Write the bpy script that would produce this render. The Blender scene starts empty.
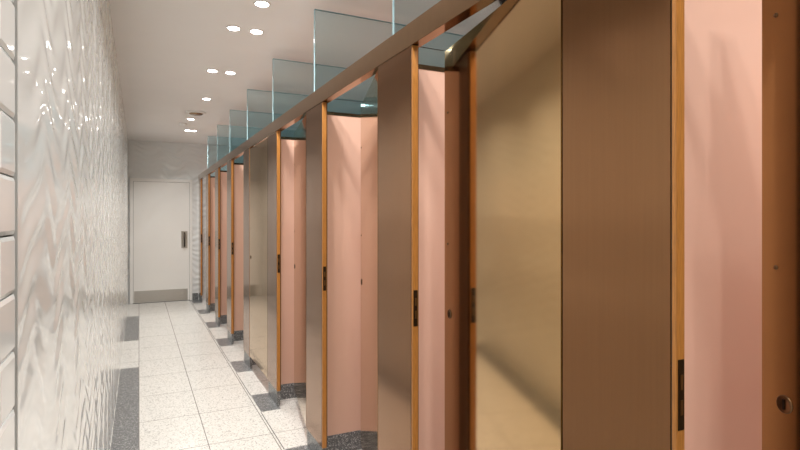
import bpy, bmesh, math
from mathutils import Vector, Matrix
import numpy as np

scene = bpy.context.scene
scene.view_settings.view_transform = 'Standard'
H = 1.45; CEIL = 2.77; XL = -0.16; XF = 0.95; XB = 2.45; YE = 10.1; YB = -2.4
GLZ = 2.725; RB = 2.12; RT = 2.21; PITCH = 1.127; Y0 = 0.715; PB = 0.12
def PWk(k): return 0.303 if k == 0 else 0.32

# ---------------- materials ----------------
def mat(name):
    m = bpy.data.materials.new(name); m.use_nodes = True
    n = m.node_tree.nodes; l = m.node_tree.links
    return m, n, l, n['Principled BSDF']
def simple(name, col, rough=0.5, metal=0.0, nscale=40, namp=0.04, bump=0.0, stretch=(1,1,1), aniso=0):
    m, n, l, b = mat(name)
    tc = n.new('ShaderNodeTexCoord'); mp = n.new('ShaderNodeMapping'); mp.inputs['Scale'].default_value = stretch
    ns = n.new('ShaderNodeTexNoise'); ns.inputs['Scale'].default_value = nscale; ns.inputs['Detail'].default_value = 4
    l.new(tc.outputs['Object'], mp.inputs[0]); l.new(mp.outputs[0], ns.inputs['Vector'])
    r = n.new('ShaderNodeValToRGB')
    r.color_ramp.elements[0].position = 0.3; r.color_ramp.elements[1].position = 0.7
    r.color_ramp.elements[0].color = [max(0, c*(1-namp)) for c in col] + [1]
    r.color_ramp.elements[1].color = [min(1, c*(1+namp)) for c in col] + [1]
    l.new(ns.outputs['Fac'], r.inputs[0]); l.new(r.outputs[0], b.inputs['Base Color'])
    b.inputs['Roughness'].default_value = rough; b.inputs['Metallic'].default_value = metal
    if bump:
        bp = n.new('ShaderNodeBump'); bp.inputs['Strength'].default_value = bump; bp.inputs['Distance'].default_value = 0.002
        l.new(ns.outputs['Fac'], bp.inputs['Height']); l.new(bp.outputs[0], b.inputs['Normal'])
    return m
M_brushed = simple('bronze_brushed', (0.27, 0.14, 0.068), 0.15, 1.0, 30, 0.03, 0.0, (4, 4, 0.1))
M_mirror = simple('bronze_polished', (0.50, 0.325, 0.155), 0.085, 1.0, 8, 0.03, 0.0)
M_rail = simple('bronze_rail', (0.33, 0.21, 0.12), 0.12, 1.0, 20, 0.05)
M_back = simple('dark_brown_laminate', (0.06, 0.028, 0.014), 0.4, 0, 20, 0.08)
M_brass = simple('aged_brass', (0.22, 0.13, 0.07), 0.3, 1.0)
M_pink = simple('pink_laminate', (0.73, 0.47, 0.365), 0.36, 0, 5, 0.012)
M_wood = simple('oak_lipping', (0.42, 0.175, 0.038), 0.4, 0, 60, 0.22, 0.1, (8, 8, 0.4))
M_darkm = simple('dark_metal', (0.06, 0.045, 0.035), 0.35, 1.0)
M_steel = simple('stainless', (0.55, 0.53, 0.5), 0.3, 1.0, 60, 0.05, 0.05, (0.2, 5, 5))
M_white = simple('white_paint', (0.82, 0.82, 0.81), 0.55, 0, 3, 0.01)
M_ceil = simple('ceiling_paint', (0.84, 0.84, 0.84), 0.8, 0, 3, 0.01)
M_door = simple('door_paint', (0.86, 0.85, 0.83), 0.4, 0, 3, 0.01)
M_tile = simple('white_glazed_tile', (0.72, 0.745, 0.75), 0.05, 0, 4, 0.01)
M_tile.node_tree.nodes['Principled BSDF'].inputs['IOR'].default_value = 1.55
M_tile2 = simple('white_glazed_tile_end', (0.80, 0.815, 0.815), 0.12, 0, 4, 0.01)
M_grout = simple('grout', (0.38, 0.38, 0.37), 0.8, 0)
M_black = simple('dark_strip', (0.05, 0.05, 0.05), 0.5)

def granite(name, c1, c2, c3, rough):
    m, n, l, b = mat(name)
    tc = n.new('ShaderNodeTexCoord')
    v = n.new('ShaderNodeTexVoronoi'); v.inputs['Scale'].default_value = 170
    l.new(tc.outputs['Object'], v.inputs['Vector'])
    sep = n.new('ShaderNodeSeparateColor'); l.new(v.outputs['Color'], sep.inputs[0])
    r = n.new('ShaderNodeValToRGB'); r.color_ramp.interpolation = 'CONSTANT'
    e = r.color_ramp.elements; e[0].position = 0; e[0].color = (*c1, 1); e[1].position = 0.5; e[1].color = (*c2, 1)
    x = e.new(0.85); x.color = (*c3, 1)
    l.new(sep.outputs[0], r.inputs[0]); l.new(r.outputs[0], b.inputs['Base Color'])
    b.inputs['Roughness'].default_value = rough
    return m
M_gran = granite('grey_granite', (0.10, 0.105, 0.11), (0.19, 0.195, 0.20), (0.40, 0.405, 0.41), 0.3)

def floor_mat():
    m, n, l, b = mat('terrazzo_tiles')
    tc = n.new('ShaderNodeTexCoord')
    v = n.new('ShaderNodeTexVoronoi'); v.inputs['Scale'].default_value = 140
    l.new(tc.outputs['Object'], v.inputs['Vector'])
    sep = n.new('ShaderNodeSeparateColor'); l.new(v.outputs['Color'], sep.inputs[0])
    r = n.new('ShaderNodeValToRGB'); r.color_ramp.interpolation = 'CONSTANT'
    e = r.color_ramp.elements; e[0].color = (0.40, 0.40, 0.385, 1); e[1].position = 0.12; e[1].color = (0.72, 0.715, 0.69, 1)
    x = e.new(0.6); x.color = (0.65, 0.645, 0.62, 1)
    l.new(sep.outputs[0], r.inputs[0])
    br = n.new('ShaderNodeTexBrick'); br.offset = 0.0
    br.inputs['Scale'].default_value = 1; br.inputs['Brick Width'].default_value = 0.4; br.inputs['Row Height'].default_value = 0.6
    br.inputs['Mortar Size'].default_value = 0.003; br.inputs['Mortar Smooth'].default_value = 0
    l.new(tc.outputs['Object'], br.inputs['Vector'])
    mx = n.new('ShaderNodeMix'); mx.data_type = 'RGBA'
    l.new(br.outputs['Fac'], mx.inputs[0]); l.new(r.outputs[0], mx.inputs[6]); mx.inputs[7].default_value = (0.24, 0.23, 0.22, 1)
    l.new(mx.outputs[2], b.inputs['Base Color']); b.inputs['Roughness'].default_value = 0.22
    return m
M_floor = floor_mat()

def glass_mat():
    m = bpy.data.materials.new('tinted_glass'); m.use_nodes = True
    n = m.node_tree.nodes; l = m.node_tree.links; n.clear()
    o = n.new('ShaderNodeOutputMaterial'); t = n.new('ShaderNodeBsdfTransparent'); t.inputs[0].default_value = (0.83, 0.935, 0.965, 1)
    g = n.new('ShaderNodeBsdfGlossy'); g.inputs['Roughness'].default_value = 0.02
    f = n.new('ShaderNodeFresnel'); f.inputs[0].default_value = 1.5
    mx = n.new('ShaderNodeMixShader'); l.new(f.outputs[0], mx.inputs[0]); l.new(t.outputs[0], mx.inputs[1]); l.new(g.outputs[0], mx.inputs[2])
    l.new(mx.outputs[0], o.inputs[0]); return m
M_glass = glass_mat()
M_gedge = simple('glass_edge', (0.38, 0.60, 0.67), 0.15)
def emis(name, col, s):
    m, n, l, b = mat(name); b.inputs['Emission Color'].default_value = (*col, 1); b.inputs['Emission Strength'].default_value = s
    b.inputs['Base Color'].default_value = (*col, 1); return m
M_lens = emis('lamp_lens', (1, 0.96, 0.90), 26)

# ---------------- helpers ----------------
def add(ob, parent=None):
    scene.collection.objects.link(ob)
    if parent: ob.parent = parent
    return ob
def empty(name, loc=(0,0,0), parent=None):
    e = bpy.data.objects.new(name, None); e.location = loc; e.empty_display_size = 0.1
    return add(e, parent)
def mesh_from(name, bm, m, parent=None, loc=(0,0,0), smooth=False):
    me = bpy.data.meshes.new(name); bm.to_mesh(me); bm.free()
    for mm in (m if isinstance(m, (list, tuple)) else [m]): me.materials.append(mm)
    if smooth:
        for p in me.polygons: p.use_smooth = True
    o = bpy.data.objects.new(name, me); o.location = loc
    return add(o, parent)
def bmbox(bm, lo, hi, mi=0):
    vs = [bm.verts.new((x, y, z)) for x in (lo[0], hi[0]) for y in (lo[1], hi[1]) for z in (lo[2], hi[2])]
    idx = [(0,1,3,2),(4,6,7,5),(0,4,5,1),(2,3,7,6),(0,2,6,4),(1,5,7,3)]
    fs = []
    for i in idx:
        f = bm.faces.new([vs[j] for j in i]); f.material_index = mi; fs.append(f)
    return fs
def box(name, lo, hi, m, parent=None, bevel=0.0):
    bm = bmesh.new(); bmbox(bm, lo, hi)
    if bevel:
        bmesh.ops.bevel(bm, geom=bm.edges[:], offset=bevel, segments=2, affect='EDGES')
    bmesh.ops.recalc_face_normals(bm, faces=bm.faces[:])
    return mesh_from(name, bm, m, parent)
def lathe(name, prof, m, parent=None, loc=(0,0,0), axis='Z', seg=32, smooth=True):
    bm = bmesh.new(); rings = []
    for r, z in prof:
        rings.append([bm.verts.new((r*math.cos(2*math.pi*i/seg), r*math.sin(2*math.pi*i/seg), z)) for i in range(seg)])
    for a, b_ in zip(rings[:-1], rings[1:]):
        for i in range(seg): bm.faces.new((a[i], a[(i+1)%seg], b_[(i+1)%seg], b_[i]))
    bm.faces.new(rings[0]); bm.faces.new(rings[-1])
    if axis == 'X': bmesh.ops.rotate(bm, verts=bm.verts[:], matrix=Matrix.Rotation(-math.pi/2, 3, 'Y'))
    if axis == 'Y': bmesh.ops.rotate(bm, verts=bm.verts[:], matrix=Matrix.Rotation(math.pi/2, 3, 'X'))
    bmesh.ops.recalc_face_normals(bm, faces=bm.faces[:])
    return mesh_from(name, bm, m, parent, loc, smooth)

# wavy tile sheets (real relief)
def wavy(name, a0, a1, z0, z1, fn, parent, da=0.016, dz=0.0083, amp=0.0019, m=None):
    na = int((a1-a0)/da)+1; nz = int((z1-z0)/dz)+1
    A, Z = np.meshgrid(np.linspace(a0, a1, na), np.linspace(z0, z1, nz), indexing='ij')
    ph = Z/0.10 + 0.42*np.sin(2*np.pi*A/0.42 + 1.2*np.sin(2*np.pi*Z/0.9)) + 0.08*np.sin(2*np.pi*A/0.19+Z*5)
    h = amp*np.sin(2*np.pi*ph)*(0.75+0.25*np.sin(2*np.pi*A/0.31+Z*3))
    co = fn(A, Z, h).reshape(-1, 3).astype(np.float32)
    me = bpy.data.meshes.new(name)
    i = np.arange(na*nz).reshape(na, nz)
    q = np.stack([i[:-1,:-1], i[1:,:-1], i[1:,1:], i[:-1,1:]], -1).reshape(-1, 4)
    me.from_pydata(co.tolist(), [], q.tolist())
    me.materials.append(m or M_tile)
    me.polygons.foreach_set('use_smooth', [True]*len(me.polygons)); me.update()
    o = bpy.data.objects.new(name, me); return add(o, parent)

# ---------------- room ----------------
floor = box('floor', (XL-0.25, YB-0.2, -0.1), (XB+0.2, YE+0.2, 0), M_floor)
ceil = box('ceiling', (XL-0.25, YB-0.2, CEIL), (XB+0.2, YE+0.2, CEIL+0.1), M_ceil)
wl = box('wall_left', (XL-0.25, YB-0.2, 0), (XL-0.015, YE+0.2, CEIL), M_grout)
YT = 0.956
wavy('wavy_tiles', YT, YE, 0, CEIL, lambda A, Z, h: np.stack([XL-0.003+h, A, Z], -1), wl)
bm = bmesh.new(); th = 0.085; tw = 0.20
zr = 1.51 - 17*th
row = 0
z = zr
while z < CEIL:
    lo = max(z+0.001, 0.0); hi = min(z+th-0.0015, CEIL)
    if hi-lo > 0.02:
        y1 = YT-0.002; first = True
        while y1 > YB:
            w = tw if (not first or row % 2 == 0) else tw/2
            ya = max(y1-w+0.0015, YB)
            if y1-ya > 0.03:
                bvl = 0.006
                b0 = [bm.verts.new((XL-0.015, a, c)) for a, c in ((ya, lo), (y1, lo), (y1, hi), (ya, hi))]
                b1 = [bm.verts.new((XL-0.0055, a, c)) for a, c in ((ya, lo), (y1, lo), (y1, hi), (ya, hi))]
                b2 = [bm.verts.new((XL-0.003, a, c)) for a, c in ((ya+bvl, lo+bvl), (y1-bvl, lo+bvl), (y1-bvl, hi-bvl), (ya+bvl, hi-bvl))]
                for p, q in ((b0, b1), (b1, b2)):
                    for i in range(4): bm.faces.new((p[i], p[(i+1)%4], q[(i+1)%4], q[i]))
                bm.faces.new(b2)
            y1 -= w; first = False
    z += th; row += 1
bmesh.ops.recalc_face_normals(bm, faces=bm.faces[:])
mesh_from('bevelled_tiles', bm, M_tile, wl)
box('tile_edge_trim', (XL-0.015, YT-0.002, 0), (XL-0.001, YT+0.001, CEIL), M_grout, wl)

we = box('wall_end', (XL-0.015, YE+0.006, 0), (XB+0.2, YE+0.2, CEIL), M_white)
wavy('wavy_tiles_end', XL, XF+0.3, 0, CEIL, lambda A, Z, h: np.stack([A, YE-0.004-h*2.1, Z], -1), we, da=0.012, m=M_tile2)
wb = box('wall_back', (XL-0.015, YB-0.2, 0), (XB+0.2, YB, CEIL), M_white)
wr = box('wall_right', (XB, YB, 0), (XB+0.2, YE, CEIL), M_white)
box('pink_lining', (XB-0.01, YB, 0.12), (XB, YE-0.02, 2.1), M_pink, wr)
box('baseboard_right', (XB-0.03, YB, 0), (XB-0.0101, YE-0.02, 0.12), M_gran)
box('baseboard_end', (0.85, YE-0.03, 0), (XF-0.002, YE-0.0115, 0.12), M_gran)
gi = 0.0012
bm = bmesh.new()
for a, b in ((YB, 5.77), (7.05, 8.78)): bmbox(bm, (XL, a, 0), (-0.003, b, gi))
for k in range(-2, 9):
    y = Y0+k*PITCH
    bmbox(bm, (XF-0.13, y-0.06, 0), (XF+0.02, min(y+0.35, YE-0.03), gi))
mesh_from('trim_1', bm, M_gran)
bm = bmesh.new()
for k in range(-2, 9):
    y = Y0+k*PITCH
    e = y+PITCH-0.06
    s = y+0.35
    if s < YE-.05: bmbox(bm, (XF-0.135, s, 0), (XF-0.13, min(e, YE-.03), gi))
mesh_from('trim_2', bm, M_black)

# ---------------- end door ----------------
d = empty('door_1', (0, YE-0.012, 0))
DX0, DX1, DZ = -0.085, 0.80, 2.07
def dbox(n, lo, hi, m, bev=0.0): return box(n, lo, hi, m, d, bev)
dbox('frame_left', (DX0-0.055, -0.03, 0), (DX0-0.004, 0.015, DZ+0.055), M_door, 0.004)
dbox('frame_right', (DX1+0.004, -0.03, 0), (DX1+0.045, 0.015, DZ+0.055), M_door, 0.004)
dbox('frame_head', (DX0-0.004, -0.03, DZ+0.004), (DX1+0.004, 0.015, DZ+0.055), M_door, 0.004)
dbox('leaf', (DX0, -0.018, 0.008), (DX1, 0.010, DZ), M_door, 0.002)
dbox('gap', (DX0-0.004, -0.004, 0.0), (DX1+0.004, 0.002, DZ+0.004), M_black)
dbox('kick_plate', (DX0+0.01, -0.021, 0.012), (DX1-0.03, -0.0175, 0.21), M_steel)
dbox('push_plate', (DX1-0.135, -0.021, 0.92), (DX1-0.035, -0.0175, 1.22), M_steel)
cu = bpy.data.curves.new('pull_handle', 'CURVE'); cu.dimensions = '3D'; cu.bevel_depth = 0.011; cu.bevel_resolution = 4
sp = cu.splines.new('BEZIER'); pts = [(DX1-0.085,-0.02,0.95),(DX1-0.085,-0.075,0.965),(DX1-0.085,-0.075,1.175),(DX1-0.085,-0.02,1.19)]
sp.bezier_points.add(3)
for p, c in zip(sp.bezier_points, pts): p.co = c; p.handle_left_type = p.handle_right_type = 'VECTOR'
cu.materials.append(M_darkm); add(bpy.data.objects.new('pull_handle', cu), d)

# ---------------- cubicles ----------------
angles = {-2: 0, -1: 16.0, 0: 9.6, 1: 16.4, 2: 9.4, 3: 0, 4: 30, 5: 9, 6: 14, 7: 10}
PT = 0.028
for k in range(-2, 9):
    y = Y0+k*PITCH
    c = empty('toilet_cubicle', (XF, y, 0))
    last = (k == 8)
    PW = PWk(k)
    pw = min(PW, YE-0.03-y)
    box('pilaster', (0, 0, PB), (PT, pw, RB+0.002), M_brushed, c, 0.0015)
    box('pilaster_backing', (PT-0.001, 0.002, PB), (PT+0.006, pw-0.002, RB), M_back, c)
    box('plinth', (0.006, 0.005, 0.0012), (PT, pw-0.003, PB), M_gran, c)
    box('oak_jamb', (0.0005, -0.012, PB), (0.025, -0.0015, RB), M_wood, c, 0.001)
    box('jamb_shadow_gap', (0.002, -0.0016, PB), (0.025, 0.0006, RB), M_black, c)
    box('strike_plate', (0.004, -0.0135, 1.03), (0.022, -0.0118, 1.17), M_darkm, c, 0.0006)
    bm = bmesh.new()
    bmbox(bm, (0.010, -0.0145, 1.06), (0.017, -0.0130, 1.09)); bmbox(bm, (0.010, -0.0145, 1.11), (0.017, -0.0130, 1.14))
    mesh_from('strike_keeps', bm, M_brass, c)
    yc = 0.16
    depth = XB-XF-0.012
    if not last:
        box('side_partition', (PT+0.006, yc-0.015, PB), (depth, yc+0.015, 2.08), M_pink, c)
        box('partition_plinth', (PT, yc-0.02, 0.0005), (depth-0.02, yc+0.02, PB), M_gran, c)
        box('partition_cap', (PT, yc-0.017, 2.08), (depth, yc+0.017, 2.10), M_rail, c)
        gy = yc+0.03
        box('glass_screen', (0.016, gy-0.005, RT-0.02), (depth, gy+0.005, GLZ), M_glass, c)
        box('glass_screen_lower', (0.05, gy-0.005, 2.1), (depth, gy+0.005, RT-0.02), M_glass, c)
        box('glass_front_edge', (0.012, gy-0.0052, RT-0.02), (0.016, gy+0.0052, GLZ), M_gedge, c)
        box('glass_top_edge', (0.016, gy-0.0052, GLZ), (depth, gy+0.0052, GLZ+0.004), M_gedge, c)
        piv = empty('door_pivot', (0.0, PW+0.004, 0), c)
        W = PITCH-PW-0.013-0.008
        box('door_leaf', (0.0, 0, PB+0.008), (0.036, W, RB-0.012), M_mirror, piv, 0.0015)
        box('door_inner_face', (0.0355, 0.003, PB+0.012), (0.038, W-0.003, RB-0.016), M_pink, piv)
        lathe('lock_rose', [(0.0, 0), (0.018, 0), (0.018, 0.0015), (0.016, 0.003), (0.014, 0.002), (0.0, 0.002)], M_brass, piv, (0, W-0.055, 1.08), 'X')
        box('lock_slot', (-0.004, W-0.057, 1.070), (-0.0015, W-0.053, 1.090), M_darkm, piv)
        for zz in (1.86, 1.35):
            lathe('door_screw', [(0.0, 0), (0.005, 0), (0.004, 0.002), (0.0, 0.002)], M_brass, piv, (0, W-0.035, zz), 'X', 12)
        for zz in (0.35, 1.1, 1.9):
            lathe('hinge_barrel', [(0.0, -0.045), (0.007, -0.045), (0.007, 0.045), (0.0, 0.045)], M_darkm, piv, (0.044, 0.002, zz), 'Z', 12)
        piv.rotation_euler = (0, 0, -math.radians(angles.get(k, 10)))
hr = empty('header_rail', (XF, 0, 0))
box('rail_front', (-0.004, YB+0.02, RB), (0.0, YE-0.03, RT), M_rail, hr, 0.001)
box('rail_body', (0.0, YB+0.02, RB+0.003), (0.044, YE-0.03, RT-0.004), M_rail, hr)

# ---------------- lights ----------------
def area(parent, loc, energy, size=0.09, col=(1, 0.975, 0.935), spread=120):
    L = bpy.data.lights.new('lamp', 'AREA'); L.shape = 'DISK'; L.size = size; L.energy = energy; L.color = col
    L.spread = math.radians(spread)
    o = bpy.data.objects.new('lamp', L); o.location = loc; return add(o, parent)
def downlight(x, y, e, r=0.038, spread=140):
    f = empty('recessed_downlight', (x, y, CEIL))
    lathe('bezel', [(r, 0.0), (r, -0.004), (r+0.007, -0.006), (r+0.013, -0.003), (r+0.013, 0.0)], M_white, f, smooth=True)
    lathe('lens', [(0.0, -0.0045), (r-0.001, -0.0045), (r-0.001, -0.007), (0.0, -0.007)], M_lens, f)
    area(f, (0, 0, -0.012), e, r*2, spread=spread)
for y in (-1.2, 0.0, 1.3, 2.6, 3.83, 5.02):
    downlight(0.59, y, 7.8); downlight(0.745, y, 7.8)
downlight(0.68, 3.32, 6.5); downlight(0.67, 6.24, 11)
downlight(0.62, 7.6, 11); downlight(0.66, 8.6, 11); downlight(0.74, 8.6, 10)
for k in range(-2, 8):
    downlight(1.75, Y0+k*PITCH+0.72, 10)
sd = empty('round_ceiling_fitting', (0.64, 7.1, CEIL))  # round white ceiling fitting with a bronze core, type not identified
lathe('ring', [(0.0, 0), (0.12, 0), (0.12, -0.012), (0.10, -0.018), (0.0, -0.018)], M_white, sd)
lathe('core', [(0.0, -0.018), (0.085, -0.018), (0.07, -0.03), (0.0, -0.03)], M_rail, sd)
sm = empty('smoke_detector', (0.55, 8.0, CEIL))
lathe('base', [(0.0, 0), (0.05, 0), (0.05, -0.015), (0.035, -0.04), (0.0, -0.042)], M_white, sm)

w = bpy.data.worlds.new('World'); scene.world = w; w.use_nodes = True
w.node_tree.nodes['Background'].inputs[0].default_value = (0.9, 0.92, 1, 1); w.node_tree.nodes['Background'].inputs[1].default_value = 0.3

# ---------------- camera ----------------
cam = bpy.data.cameras.new('camera'); cam.sensor_width = 36; cam.lens = 36*533/800; cam.clip_start = 0.02
cam.shift_y = -7/800
co = bpy.data.objects.new('camera', cam); co.location = (0, 0, H)
co.rotation_euler = (math.radians(90), 0, -math.atan(261/533)); add(co); scene.camera = co
